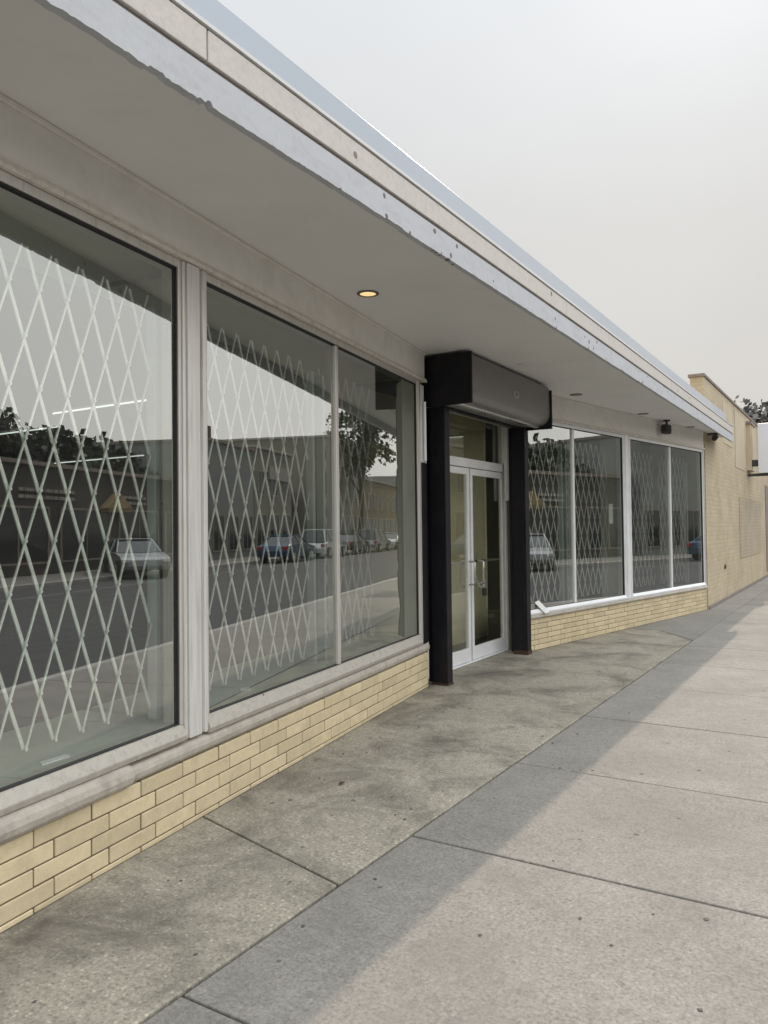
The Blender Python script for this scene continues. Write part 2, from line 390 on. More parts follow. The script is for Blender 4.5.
# flattened gum on the paving
gm = MB()
spots = [(-2.922, 2.545), (-2.649, 2.414), (-2.603, 2.441), (-2.448, 1.828), (-2.359, 1.57), (-2.106, 2.046), (-1.892, 2.411), (-1.865, 2.896), (-.98, 3.02), (-.82, 2.884),
         (-.552, 3.263), (-.739, 3.198), (-1.267, 2.702), (-1.825, 4.105), (-2.493, 4.486), (-2.761, 4.736), (-2.342, 3.827), (-2.182, 3.595), (-3.312, 5.741), (-2.975, 5.279),
         (-2.564, 5.085), (-1.681, 4.826), (-.906, 5.22), (-2.825, 3.492), (-2.479, 3.423), (-2.174, 2.681), (-.471, 2.644)]
for i in range(40): spots.append((rnd.uniform(-3.2, -1.2), rnd.uniform(3.2, 9)))
for x, y in spots:
    r = rnd.uniform(.004, .0105); k = 9; ph = rnd.random()*6
    if x < -3.28-.16*(y-5)+.1: continue
    pts = [(x+r*rnd.uniform(.55, 1.3)*math.cos(ph+6.283*j/k), y+1.2*r*rnd.uniform(.55, 1.3)*math.sin(ph+6.283*j/k)) for j in range(k)]
    poly(gm, pts, -.004, .0016)
tag(gm.build('gum_stains', 'gum'), 'dark flattened gum and dirt spots scattered on the paving', 'gum', kind='stuff')
k_ = MB(); k_.box(FS, -60, 400, XK+.008, XK+.16, -.159, .0); tag(k_.build('near_kerb', 'kerb', None, bevel=.02), kind='structure')
k_ = MB(); k_.box(FS, -60, 400, 11.1, 11.25, -.159, .0); tag(k_.build('far_kerb', 'kerb', None, bevel=.02), kind='structure')
rd = MB(); rd.box(FS, -60, 400, XK+.16, 11.1, -.158, -.13); tag(rd.build('road', 'asphalt'), kind='structure')
mk = MB()
mk.box(FS, -60, 400, 8.75, 8.83, -.13, -.126, 0)
tag(mk.build('road_markings', ['paint', 'yellow']), kind='structure')
fs_ = MB()
for j in range(60): fs_.box(FS, -40+j*3, -40+j*3+2.985, 11.258, 15.5, -.158, 0)
tag(fs_.build('far_sidewalk', 'far_walk'), kind='structure')

# ------------------------------------------------------------------ the shop
shop = empty('storefront_building', (-3.6, 8.0, 0), 'long low vacant shop with pale brick base, big display windows and a deep white canopy', 'building')
ZS = 3.30; ZH = 2.955; XF = -2.09; ZF = 3.189
def bricks(fr, u0, u1, z1, L, H, name, ends=False):
    mb = MB(); j = .0044
    for r, (za, zb) in enumerate(zip(z1[:-1], z1[1:])):
        u = -12.791-L+((.107 if r % 2 else 0)); hj = j if zb-za > .04 else .003
        while u < u1:
            a, b = max(u, u0)+j, min(u+L, u1)-j
            if b-a > .03: mb.box(fr, a, b, -.06, rnd.uniform(-.0025, .0025), za+hj, zb-hj*.6, 0)
            u += L
    return mb.build(name, 'brick_pale', shop, bevel=.0035, seg=1)
bricks(FL, -5.9, 1.69, [.0, .027, .106, .185, .264, .343], .3226, 0, 'brick_base')
bricks(FR, -2.90, 3.21, [.0, .066, .132, .198, .264, .331, .398], .3226, 0, 'brick_base')
m = MB(); m.box(FL, -5.9, 1.68, -.20, -.007, -.1, .34); m.build('mortar_bed', 'mortar', shop)
m = MB(); m.box(FR, -2.89, 3.20, -.20, -.007, -.1, .395); m.build('mortar_bed', 'mortar', shop)
# stone sills (rounded nose), the near one in two lengths with a step at the joint
def nose(d0, d1, z0, z1):
    r = (z1-z0)*.42; p = [(d0, z0), (d1-r*.6, z0)]
    for k in range(7):
        a = -math.pi/2+math.pi*k/6; p.append((d1-r+r*math.cos(a), (z0+z1)/2+(z1-z0)/2*math.sin(a)))
    p += [(d0, z1)]; return p
m = MB(); m.prism(FL, -5.9, -2.565, nose(-.2, .044, .345, .452)); m.build('stone_sill', 'stone', shop, bevel=.01)
m = MB(); m.prism(FL, -2.547, 1.70, nose(-.2, .014, .346, .438)); m.build('stone_sill', 'stone', shop, bevel=.008)
m = MB(); m.prism(FR, -2.92, 3.22, nose(-.2, .03, .40, .447)); m.build('stone_sill', 'stone', shop, bevel=.006)

def window(fr, u0, u1, mull, z0, z1, mats=('alu', 'gasket', 'alu_sill'), wm_=.055, zs=.42, gname='glass', uend=None):
    f = MB()
    # sloped aluminium sub sill, outer frame, thin black gasket, mullions
    f.prism(fr, u0, u1, [(-.12, zs+.002), (.012, zs+.002), (.018, zs+.03), (-.012, z0), (-.12, z0)], 2)
    jw = .022; g_ = .006
    f.box(fr, u0, u0+jw, -.12, -.006, z0, z1+.045, 0); f.box(fr, u1-jw, u1, -.12, -.006, z0, z1+.045, 0)
    f.box(fr, u0+jw, u1-jw, -.12, -.008, z1, z1+.045, 0)
    f.box(fr, u0+jw, u0+jw+g_, -.05, -.016, z0, z1, 1); f.box(fr, u1-jw-g_, u1-jw, -.05, -.016, z0, z1, 1)
    f.box(fr, u0+jw+g_, u1-jw-g_, -.05, -.016, z1-g_*1.6, z1, 1); f.box(fr, u0+jw+g_, u1-jw-g_, -.05, -.017, z0, z0+g_, 1)
    edges = [u0+jw+g_]
    for a in mull:
        f.box(fr, a-wm_/2, a+wm_/2, -.10, -.010, z0+g_, z1-g_*1.6, 0); edges += [a-wm_/2, a+wm_/2]
    edges.append(uend or u1-jw-g_)
    o = f.build('display_window', list(mats), shop, bevel=.003, seg=1)
    for a, b in zip(edges[0::2], edges[1::2]):
        p = MB(); p.box(fr, a, b, -.040, -.032, z0+g_, z1-g_*1.6, 1, front=0)
        p.build('pane', [gname, 'clear'], o)
    return o
window(FL, -5.6, -2.132, [-3.9], .538, 2.958, wm_=.045, zs=.453)
window(FL, -1.925, 1.50, [-.255], .538, 2.958, wm_=.045, zs=.440, uend=1.12)
window(FR, -2.90, -.135, [-1.685], .515, 2.91, ('alu_white', 'gasket', 'alu_white'), .045, .447)
window(FR, .085, 3.15, [1.665], .515, 2.91, ('alu_white', 'gasket', 'alu_white'), .04, .447)
# cover posts between the windows: two fins and a raised centre plate
def post(fr, u0, u1, z0, z1, mt):
    p = MB(); w = u1-u0
    p.box(fr, u0+.002, u0+w*.12, -.12, .002, z0, z1); p.box(fr, u1-w*.16, u1-.002, -.12, .006, z0, z1)
    p.box(fr, u0+w*.12, u1-w*.16, -.12, -.012, z0, z1)
    p.box(fr, u0+w*.18, u1-w*.30, -.012, .008, z0, z1)
    return p.build('window_post', mt, shop, bevel=.004)
post(FL, -2.130, -1.927, .454, 3.0, 'alu_post'); post(FL, -5.87, -5.602, .454, 3.0, 'alu'); post(FR, -.133, .083, .449, 2.955, 'alu_white')
p = MB(); p.box(FL, 1.503, 1.56, -.12, .0, .441, 3.0); p.build('end_jamb', 'alu', shop, bevel=.005)
p = MB(); p.box(FL, 1.563, 1.69, -.14, .01, .441, 2.20); p.build('dark_jamb_panel', 'black', shop, bevel=.004)
p = MB(); p.box(FL, 1.563, 1.67, -.14, -.004, 2.203, 2.97); p.tube([FL(1.625, .02, 2.22), FL(1.625, .02, 2.80)], .014); p.build('pale_jamb_panel', 'alu_white', shop, bevel=.004)
p = MB(); p.box(FR, 3.152, 3.215, -.14, .0, .449, 2.955); p.build('end_jamb', 'alu', shop)
# header bands above the windows
def header(fr, u0, u1, z0, ztop=ZS-.002):
    h = MB(); h.box(fr, u0, u1, -.14, -.006, z0+.048, ztop, 0)
    h.build('header_panel', 'plaster', shop)
    t = MB(); t.prism(fr, u0, u1, [(-.006, z0+.046), (.018, z0+.046), (.022, z0+.062), (.010, z0+.085), (-.006, z0+.09)])
    t.build('head_trim', 'trim', shop)
    t = MB(); t.box(fr, u0, u1, -.006, .012, ztop-.022, ztop)
    t.build('soffit_bead', 'plaster', shop, bevel=.004)
header(FL, -5.9, 1.70, 2.958); header(FR, -2.92, 3.22, 2.91)
# canopy
s = MB(); n_ = 40
s.box(FS, -3.0, 16.44, -4.6, XF-.036, ZS, ZS+.05); s.build('soffit', 'soffit', shop)
# white fascia band with a ragged, flaking lower edge
f = MB(); yy = -3.0; pts = []; wk = 0; chip = 0
while yy < 16.44:
    wk = wk*.8+rnd.gauss(0, .0016 if yy < 2.2 else .0007)
    if rnd.random() < (.10 if yy < 2.15 else .012): chip = rnd.uniform(.004, .017)*(1 if yy < 2.2 else .5)
    elif rnd.random() < .35: chip = 0
    pts.append((yy, ZF+wk+chip)); yy += .014 if yy < 6 else .05
pts.append((16.46, ZF))
vs = []
for y, z in pts: vs += [(XF-.035, y, z), (XF+rnd.uniform(-.0015, .0015), y, z), (XF, y, 3.332), (XF-.035, y, 3.332)]
fs = []
for i in range(len(pts)-1):
    for a in range(4): fs.append((i*4+a, i*4+(a+1) % 4, i*4+4+(a+1) % 4, i*4+4+a))
fs += [(0, 1, 2, 3), tuple(len(vs)-4+a for a in (3, 2, 1, 0))]
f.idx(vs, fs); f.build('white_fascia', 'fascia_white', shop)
f = MB(); f.box(FS, -3, 16.44, XF-.035, XF-.010, 3.333, 3.351); f.build('fascia_shadow_strip', 'shadowgap', shop)  # strip coloured as the shadow line under the cream board
f = MB()
for a, b in ((-3.0, 2.116), (2.124, 6.35), (6.356, 10.6), (10.606, 16.45)): f.box(FS, a, b, XF-.035, XF+.004, 3.352, 3.477)
f.build('cream_fascia', 'fascia_cream', shop, bevel=.004)
f = MB(); f.box(FS, -3, 16.44, XF-.035, XF-.010, 3.478, 3.486, 1); f.prism(FS, -3, 16.42, [(XF-.035, 3.487), (XF+.010, 3.487), (XF+.012, 3.501), (XF-.035, 3.504)], 0)
f.build('drip_edge', ['edge_white', 'shadowgap'], shop)
f = MB(); f.prism(FS, -3, 15.55, [(XF-.10, 3.505), (XF+.003, 3.505), (XF-.006, 3.634), (XF-.10, 3.638)]); f.build('roof_flashing', 'flash', shop, bevel=.003)
f = MB(); f.box(FS, -3.0, 15.15, -16, XF-.102, ZS+.06, 3.59); f.build('roof_slab', 'far_render', shop)
f = MB(); f.box(FS, 15.15, 16.43, -2.41, XF-.036, ZS+.06, 3.45); f.build('canopy_return', 'fascia_white', shop)
# entrance recess
XD = -3.89
f = MB(); f.box(FS, 6.72, 9.2, -3.93, -3.80, 3.0, ZS-.003); f.build('entrance_header', 'plaster', shop)
f = MB()
f.idx([FL(1.69, -.14, 0), FL(1.69, -.005, 0), (-3.84, 6.98, 0), (-3.99, 6.98, 0)]+[FL(1.69, -.14, 2.84), FL(1.69, -.005, 2.84), (-3.84, 6.98, 2.84), (-3.99, 6.98, 2.84)],
      [(0, 1, 2, 3), (7, 6, 5, 4), (0, 4, 5, 1), (1, 5, 6, 2), (2, 6, 7, 3), (3, 7, 4, 0)])
f.build('recess_return', 'black', shop); f = MB()
f.idx([FR(-2.90, -.14, 0), FR(-2.90, -.005, 0), (-3.84, 9.25, 0), (-3.99, 9.25, 0)]+[FR(-2.90, -.14, 2.84), FR(-2.90, -.005, 2.84), (-3.84, 9.25, 2.84), (-3.99, 9.25, 2.84)],
      [(0, 1, 2, 3), (7, 6, 5, 4), (0, 4, 5, 1), (1, 5, 6, 2), (2, 6, 7, 3), (3, 7, 4, 0)])
f.build('recess_return', 'return_olive', shop)
d = MB()
d.box(FS, 7.03, 7.12, -3.95, -3.855, 0, 2.995); d.box(FS, 9.16, 9.245, -3.95, -3.855, 0, 2.995)
d.box(FS, 7.12, 9.16, -3.95, -3.858, 2.265, 2.365); d.box(FS, 7.12, 9.16, -3.95, -3.858, 2.945, 2.995); d.box(FS, 7.12, 9.16, -3.95, -3.84, .0, .012)
d.box(FS, 9.10, 9.165, -3.84, -3.80, 1.9, 2.99)
dfr = d.build('door_frame', 'alu_white', shop, bevel=.004)
p = MB(); p.box(FS, 7.12, 9.16, -3.905, -3.897, 2.366, 2.944, 1, front=0); p.build('transom_pane', ['glass_door', 'clear'], dfr)
def leaf(y0, y1, hinge_right):
    e = MB(); st = .055
    e.box(FS, y0, y0+st, -3.92, -3.872, .018, 2.255); e.box(FS, y1-st, y1, -3.92, -3.872, .018, 2.255)
    e.box(FS, y0+st, y1-st, -3.92, -3.873, 2.18, 2.255); e.box(FS, y0+st, y1-st, -3.92, -3.873, .018, .165)
    o = e.build('entrance_door', 'alu_white', shop, bevel=.004)
    q = MB(); q.box(FS, y0+st, y1-st, -3.90, -3.893, .166, 2.179, 1, front=0); q.build('pane', ['glass_door', 'clear'], o)
    q = MB(); b = -3.95; q.tube([(b, y0+st*.5, 1.16), (b+.0, y1-st*.5, 1.155)], .014); q.build('push_bar', 'silver', o)
    hy = y0+.17 if hinge_right else y1-.035
    q = MB(); q.tube([(-3.872, hy, 1.17), (-3.81, hy, 1.165), (-3.80, hy, 1.15), (-3.80, hy, .92), (-3.81, hy, .905), (-3.872, hy, .90)], .012)
    q.build('pull_handle', 'silver', o)
    return o
leaf(7.125, 8.135, False); leaf(8.175, 9.155, True)
# interior seen through the glass
fp = [FL(-5.85, -.16, 0), FL(1.6, -.16, 0), Vector((-3.99, 7.0, 0)), Vector((-3.99, 9.25, 0)), FR(-2.85, -.16, 0), FR(3.15, -.16, 0), Vector((-15.8, 15.0, 0)), Vector((-15.8, -1.0, 0))]
fp2 = [(a.x, a.y) for a in fp]
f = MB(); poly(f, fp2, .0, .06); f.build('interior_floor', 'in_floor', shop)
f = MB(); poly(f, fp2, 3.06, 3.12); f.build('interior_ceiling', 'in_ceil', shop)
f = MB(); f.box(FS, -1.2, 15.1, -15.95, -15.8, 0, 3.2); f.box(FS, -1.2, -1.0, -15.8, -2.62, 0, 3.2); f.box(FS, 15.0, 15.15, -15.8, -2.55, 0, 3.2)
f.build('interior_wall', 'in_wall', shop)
f = MB()
f.box(FL, -5.5, -2.035, -.80, -.125, .30, .53); f.box(FL, -1.965, 1.41, -.80, -.125, .30, .53)
f.build('display_ledge', 'ledge', shop, bevel=.006)
f = MB(); f.box(FL, -5.5, -2.035, -.82, -.125, 2.99, 3.05); f.box(FL, -1.965, 1.41, -.82, -.125, 2.99, 3.05); f.build('display_ceiling', 'display_olive', shop)
f = MB(); f.box(FR, -2.8, -.15, -.7, -.125, .30, .47); f.box(FR, .1, 3.1, -.7, -.125, .30, .47); f.build('display_ledge', 'in_floor', shop, bevel=.006)
# tiled return behind the cover post and at the end of the second window
for a, b in ((-2.03, -1.97),):
    f = MB(); z = .531; dd = -.27
    for h in (.42, .24, .52, .43, .53, .30):
        f.box(FL, a, b, dd, -.122, z, min(z+h-.006, 3.05)); z += h
    f.build('tiled_return', 'beige', shop, bevel=.003, seg=1)
f = MB(); f.box(FR, -.13, .08, -.4, -.125, .471, 3.05); f.build('tiled_return', 'beige', shop)
f = MB(); f.box(FS, 6.4, 9.9, -4.55, -4.45, .06, 3.055); f.build('vestibule_wall', 'in_olive', shop)
f = MB(); f.box(FL, 1.121, 1.471, -.042, -.034, .545, 2.948); f.build('side_panel', 'pale_return', shop)
f = MB(); e0 = []; R_ = random.Random(4); z = .60; off = 0
while z < 2.90:
    off = off*.75+R_.gauss(0, .012); e0.append((1.0+off+.02*math.sin(z*9), z)); z += .04
pp = e0+[(1.135, 2.93), (1.135, .56)]; k = len(pp)
vs = [FL(u, d_, z) for d_ in (-.0312, -.0285) for u, z in pp]
f.idx(vs, [tuple(reversed(range(k))), tuple(range(k, 2*k))]+[(i, (i+1) % k, k+(i+1) % k, k+i) for i in range(k)]); f.build('torn_film', 'olive', shop)
# brick pier closing the near end of the recess
f = MB(); f.box(FS, -8, -.95, -3.4, -2.42, -.1, ZS-.003); f.build('brick_pier', 'far_brick', shop)

# ------------------------------------------------------------------ roller shutter over the entrance
rs = empty('roller_shutter', (-3.5, 7.9, 0), 'black roller shutter with grey hood box and two guide posts around the entrance', 'shutter')
for a in ((6.79, 6.90, -3.665, -3.492), (8.905, 9.03, -3.655, -3.482)):
    f = MB(); f.box(FS, *a, 0.02, 2.775); f.box(FS, a[0]+.02, a[1]-.004, a[2]-.05, a[2], .02, 2.775)
    o = f.build('guide_post', 'black', rs, bevel=.004)
    f = MB(); f.box(FS, a[0]-.006, a[1]+.006, a[2]-.006, a[3]+.006, .0, .02 if a[0] < 8 else .05); f.build('foot', 'rust', o)
f = MB(); x1 = -3.178; x0 = -3.72; z1 = 3.276; z0 = 2.785; pr = [(x0, z0+.01), (x1-.13, z0+.01)]
for k in range(9):
    a = -math.pi/2+math.pi/2*k/8; pr.append((x1-.125+.115*math.cos(a), z0+.17+.155*math.sin(a)))
pr += [(x1-.012, z1-.045), (x1-.03, z1-.012), (x0, z1-.012)]
f.prism(FS, 6.78, 9.0, pr, sm=False); f.build('hood_box', 'boxgrey', rs)
f = MB(); f.box(FS, 6.752, 6.779, x0, x1+.004, z0-.012, z1); f.build('end_plate', 'black', rs, bevel=.004)
f = MB(); f.box(FS, 9.001, 9.028, x0, x1+.012, z0-.03, z1-.05); f.build('end_plate', 'black', rs, bevel=.004)
f = MB(); f.box(FS, 6.90, 8.90, -3.60, -3.54, 2.772, 2.793); f.build('bottom_bar', 'black', rs, bevel=.004)
f = MB(); f.box(FS, 6.80, 8.99, x1-.20, x1-.145, z0-.012, z0+.009); f.build('edge_strip', 'silver', rs, bevel=.003)
f = MB(); k = 24   # small oval maker's emblem on the hood: raised ring and bar
cyy, czz = 7.93, 3.02
for i in range(k):
    a0, a1 = 2*math.pi*i/k, 2*math.pi*(i+1)/k
    if 1.1 < a0 < 1.9: continue
    q = lambda a, r, xx: (xx, cyy+.075*r*math.cos(a), czz+.042*r*math.sin(a))
    f.idx([q(a0, 1, x1-.011), q(a1, 1, x1-.011), q(a1, 1, x1-.006), q(a0, 1, x1-.006), q(a0, .72, x1-.011), q(a1, .72, x1-.011), q(a1, .72, x1-.006), q(a0, .72, x1-.006)],
          [(3, 2, 6, 7), (0, 1, 2, 3), (4, 7, 6, 5), (0, 3, 7, 4), (1, 5, 6, 2)])
f.build('emblem', 'silver', rs)
# padlock and chain on the doors
pl = empty('padlock', (-3.79, 8.28, .82), 'black padlock with short chain hanging from the glass door handles', 'padlock')
f = MB(); f.box(FS, 8.29, 8.36, -3.80, -3.765, .76, .85); f.build('lock_body', 'gasket', pl, bevel=.008)
f = MB(); f.tube([(-3.783, 8.305, .85), (-3.783, 8.305, .885), (-3.783, 8.325, .90), (-3.783, 8.345, .885), (-3.783, 8.345, .85)], .005); f.build('shackle', 'silver', pl)
f = MB()
for i in range(9):
    t = i/8; c = Vector((-3.785, 8.10+.24*t, 1.0-.12*math.sin(t*2.6)-.02))
    f.tube([c+Vector((0, -.018, .004)), c+Vector((.008*(i % 2), 0, .012)), c+Vector((0, .018, -.004)), c+Vector((-.008*(i % 2), 0, -.012)), c+Vector((0, -.018, .004))], .0045, 6)
f.build('chain', 'silver', pl)

# ------------------------------------------------------------------ scissor gates behind the glass
def gate(fr, u0, u1, d, z0, z1, label, nd=5, p=.166, posts=(1,)):
    root = empty('scissor_gate', fr((u0+u1)/2, d, z0), label, 'security gate', 'folding lattice gates behind the display windows')
    hd = (z1-z0+.05)/nd; top = z0+nd*hd; cut = z1
    f = MB()
    def bar(ua, za, ub, zb, dd, w):
        a, b = Vector((ua, za)), Vector((ub, zb)); t = (b-a).normalized(); q = Vector((-t.y, t.x))*w/2
        pts = [a-q, b-q, b+q, a+q]
        vs = [fr(x.x, dd+o, x.y) for o in (-.0035, .0035) for x in pts]
        f.idx(vs, [(3, 2, 1, 0), (4, 5, 6, 7), (0, 1, 5, 4), (1, 2, 6, 5), (2, 3, 7, 6), (3, 0, 4, 7)])
    run = nd*p; kmax = int((u1-u0+run)/p)+2
    for k in range(-nd-1, kmax):
        for sgn in (1, -1):
            b0 = u0+k*p; t0 = b0+sgn*run*(cut-z0)/(nd*hd)
            # clip to [u0,u1]
            ua, za, ub, zb = b0, z0, t0, cut
            if max(ua, ub) <= u0 or min(ua, ub) >= u1: continue
            def at(u): return za+(zb-za)*(u-ua)/(ub-ua)
            P1, P2 = (ua, za), (ub, zb)
            lo, hi = (P1, P2) if ua < ub else (P2, P1)
            if lo[0] < u0: lo = (u0, at(u0))
            if hi[0] > u1: hi = (u1, at(u1))
            if hi[0]-lo[0] < .02: continue
            bar(lo[0], lo[1], hi[0], hi[1], d if sgn > 0 else d-.014, .0095 if sgn > 0 else .0165)
    for k in range(0, int((u1-u0)/p)+1):      # rivets
        for j in range(nd*2+1):
            u = u0+k*p+(p/2 if j % 2 else 0); z = z0+j*hd/2
            if u > u1-.01 or z > cut-.01: continue
            c = fr(u, d+.0035, z); r = .008
            vs = [c+fr.D*(r*math.cos(a*1.047))+Vector((0, 0, r*math.sin(a*1.047))) for a in range(6)]
            f.idx(vs+[v+fr.n*.004 for v in vs], [(6, 7, 8, 9, 10, 11)]+[(a, (a+1) % 6, 6+(a+1) % 6, 6+a) for a in range(6)])
    f.build('lattice', 'gate', root)
    for e in posts:
        uu = u1 if e else u0
        f = MB(); f.box(fr, uu, uu+.04, d-.03, d+.03, z0-.06, z1-.06); f.box(fr, uu+.045, uu+.06, d-.05, d-.01, z0-.06, z1-.10); f.build('end_post', 'teal', root, bevel=.004)
gate(FL, -5.45, -2.13, -.215, .605, 2.835, 'pale folding lattice gate behind the nearest and largest display window')
gate(FL, -1.78, -.33, -.215, .605, 2.82, 'pale folding lattice gate behind the wide left pane of the second window')
gate(FL, -.16, .87, -.215, .605, 2.82, 'pale folding lattice gate behind the narrow pane beside the entrance', posts=(0,))
gate(FR, -2.80, -1.72, -.215, .56, 2.78, 'pale folding lattice gate behind the first pane right of the entrance')
gate(FR, -1.60, -.27, -.215, .56, 2.78, 'pale folding lattice gate behind the second pane right of the entrance', posts=(0,))

gate(FR, .16, 1.55, -.26, .56, 2.78, 'pale folding lattice gate behind the pane right of the far window post', posts=(0,))
gate(FR, 1.75, 2.95, -.26, .56, 2.78, 'pale folding lattice gate behind the last pane beside the brick building', posts=(1,))
# fluorescent tubes on the shop ceiling
for x0_, x1_, y, lb in ((-11.6, -9.0, 6.40, 'lit fluorescent tube inside, left of the pair seen high in the nearest window'),
                        (-8.15, -5.8, 5.66, 'lit fluorescent tube inside, nearest to the glass of the first window'),
                        (-13.9, -11.2, 9.70, 'lit fluorescent tube inside, lowest and deepest one seen in the nearest window')):
    t = empty('fluorescent_light', ((x0_+x1_)/2, y, 3.05), lb, 'ceiling light', 'fluorescent tubes on the shop ceiling')
    f = MB(); f.box(FS, y-.06, y+.06, x0_, x1_, 3.0, 3.058); f.build('fixture', 'in_wall', t)
    f = MB(); f.tube([(x0_+.03, y, 2.975), (x1_-.03, y, 2.975)], .011, 8); f.build('tube', 'tube', t)

# recessed soffit lamps
for x, y, on, lb in ((-3.06, 4.743, 1, 'lit yellow recessed lamp in the soffit before the roller shutter'), (-3.008, 7.741, 0, 'pale unlit recessed lamp in the soffit just above the shutter hood'),
                     (-3.146, 9.903, 0, 'unlit recessed lamp in the soffit just right of the shutter hood'), (-2.827, 12.21, 0, 'unlit recessed lamp in the soffit over the post between right windows'),
                     (-2.518, 14.338, 0, 'unlit recessed lamp in the soffit nearest the far canopy end')):
    t = empty('recessed_lamp', (x, y, ZS), lb, 'soffit lamp', 'recessed lamps in the canopy soffit')
    f = MB(); r0, r1 = .082, .062; seg = 28
    ring = []
    for r, z in ((r0, ZS-.001), (r0, ZS-.006), (r1, ZS-.009), (r1, ZS-.001)):
        ring += [(x+r*math.cos(6.2832*k/seg), y+r*math.sin(6.2832*k/seg), z) for k in range(seg)]
    f.idx(ring, [(a*seg+k, a*seg+(k+1) % seg, a*seg+seg+(k+1) % seg, a*seg+seg+k) for a in range(3) for k in range(seg)]); f.build('trim_ring', 'edge_white' if y == 7.741 else 'ring', t)
    f = MB(); f.disc((x, y), .060, ZS-.001, ZS-.003, 24); f.disc((x, y), .045, ZS-.003, ZS-.012, 24, 0, .03); f.build('lens', 'lamp_on' if on else ('edge_white' if y == 7.741 else 'lens_off'), t)
# dark box under the soffit and twin flood lamp at the canopy end
t = empty('security_camera', FR(1.22, .12, ZS), 'small dark box camera hanging under the soffit over the last window', 'camera')
f = MB(); c = FR(1.22, .12, 0); f.disc((c.x, c.y), .055, ZS-.001, ZS-.02); f.tube([(c.x, c.y, ZS-.02), (c.x, c.y, ZS-.08)], .018); f.build('bracket', 'dark_metal', t)
f = MB(); f.box(FR, 1.12, 1.32, .05, .17, ZS-.23, ZS-.07); f.build('housing', 'dark_metal', t, bevel=.03)
f = MB(); f.tube([FR(1.125, .11, ZS-.15), FR(1.10, .11, ZS-.15)], .04, 14); f.build('lens_hood', 'gasket', t)
t = empty('flood_lamp', (-2.42, 15.6, ZS), 'dark twin flood lamp under the far end of the canopy', 'lamp')
f = MB(); f.box(FS, 15.5, 15.72, -2.50, -2.23, ZS-.03, ZS-.001); f.build('mount_plate', 'dark_metal', t, bevel=.006)
for yy, xx in ((15.42, -2.52), (15.66, -2.28)):
    f = MB(); f.tube([(xx, yy, ZS-.03), (xx, yy-.03, ZS-.07)], .015); f.tube([(xx-.02, yy-.12, ZS-.10), (xx, yy, ZS-.075)], .055, 12, 0, .035); f.build('lamp_head', 'dark_metal', t)

# paper and scraps
f = MB(); f.box(FR, -.53, -.40, -.072, -.068, 1.60, 1.895); tag(f.build('paper_notice', 'sheet'), 'narrow white paper notice stuck inside the window left of the post', 'notice')
f = MB(); 
vs = [FR(-2.72, -.04, .60), FR(-2.62, -.04, .62), FR(-2.49, .045, .46), FR(-2.60, .045, .452)]
f.idx(vs+[v+FR.n*.006+Vector((0, 0, .003)) for v in vs], [(3, 2, 1, 0), (4, 5, 6, 7), (0, 1, 5, 4), (1, 2, 6, 5), (2, 3, 7, 6), (3, 0, 4, 7)])
tag(f.build('white_card', 'sheet'), 'white card leaning over the sill right of the entrance', 'card')
f = MB(); poly(f, [(FL(-1.30, -.20, 0).x, FL(-1.30, -.20, 0).y), (FL(-1.25, -.16, 0).x, FL(-1.25, -.16, 0).y), (FL(-1.22, -.2, 0).x, FL(-1.22, -.2, 0).y), (FL(-1.27, -.235, 0).x, FL(-1.27, -.235, 0).y)], .531, .545)
tag(f.build('paper_scrap', 'sheet'), 'crumpled white scrap on the ledge inside the second window', 'scrap')
f = MB(); q = [FL(-2.92, -.16, 0), FL(-2.78, -.14, 0), FL(-2.76, -.18, 0), FL(-2.90, -.20, 0)]; poly(f, [(a.x, a.y) for a in q], .531, .536)
tag(f.build('paper_slip', 'sheet'), 'flat white slip lying on the ledge inside the nearest window', 'slip')

f = MB(); v0 = Vector((-2.72, 3.86, .006)); vs = [v0+Vector((.014*math.cos(a)*(1+.35*math.sin(3*a)), .024*math.sin(a), .006*abs(math.cos(a)))) for a in [k*6.2832/10 for k in range(10)]]
f.idx(vs+[v+Vector((0, 0, .003)) for v in vs], [tuple(reversed(range(10))), tuple(range(10, 20))]+[(k, (k+1) % 10, 10+(k+1) % 10, 10+k) for k in range(10)])
tag(f.build('dry_leaf', 'rust'), 'small brown dry leaf curled on the apron before the second window', 'leaf')

# ------------------------------------------------------------------ brick building next door
XW = -2.42
nb = empty('brick_building', (-2.5, 20, 0), 'taller tan painted brick building beyond the shop with dark coping', 'building')
f = MB(); f.box(FS, 15.22, 38, XW-.24, XW, .0, 4.33); f.build('brick_wall', 'far_brick', nb)
f = MB(); f.box(FS, 15.24, 38, -18, XW-.241, .0, 3.62); f.build('rear_block', 'far_render', nb)
f = MB(); f.box(FS, 15.18, 38.05, XW-.27, XW+.025, 4.331, 4.39); f.build('coping', 'coping', nb, bevel=.01)
f = MB(); f.box(FS, 15.26, 38, XW+.001, XW+.02, 0, .07); f.build('plinth', 'coping', nb, bevel=.01)
f = MB(); f.box(FS, 19.75, 24.3, XW+.001, XW+.012, .78, 2.22); f.build('blocked_window', 'far_infill', nb)
f = MB(); f.box(FS, 21.4, 22.3, XW+.001, XW+.10, 2.95, 4.12); f.box(FS, 21.36, 22.34, XW+.001, XW+.13, 4.121, 4.19, 1); f.build('brick_pier', ['far_render', 'coping'], nb)
f = MB(); f.box(FS, 17.5, 18.9, XW+.001, XW+.008, 3.3, 4.2); f.box(FS, 19.3, 21.0, XW+.001, XW+.008, 2.9, 4.22); f.build('render_patch', 'far_render', nb)
f = MB(); f.box(FS, 25.6, 37, XW+.001, XW+.02, .17, 2.75); f.build('dark_shutter', 'coping', nb)
f = MB(); f.tube([(XW+.01, 17.3, .70), (XW+.03, 17.3, .70)], .05, 12); f.build('vent_cap', 'dark_metal', nb)
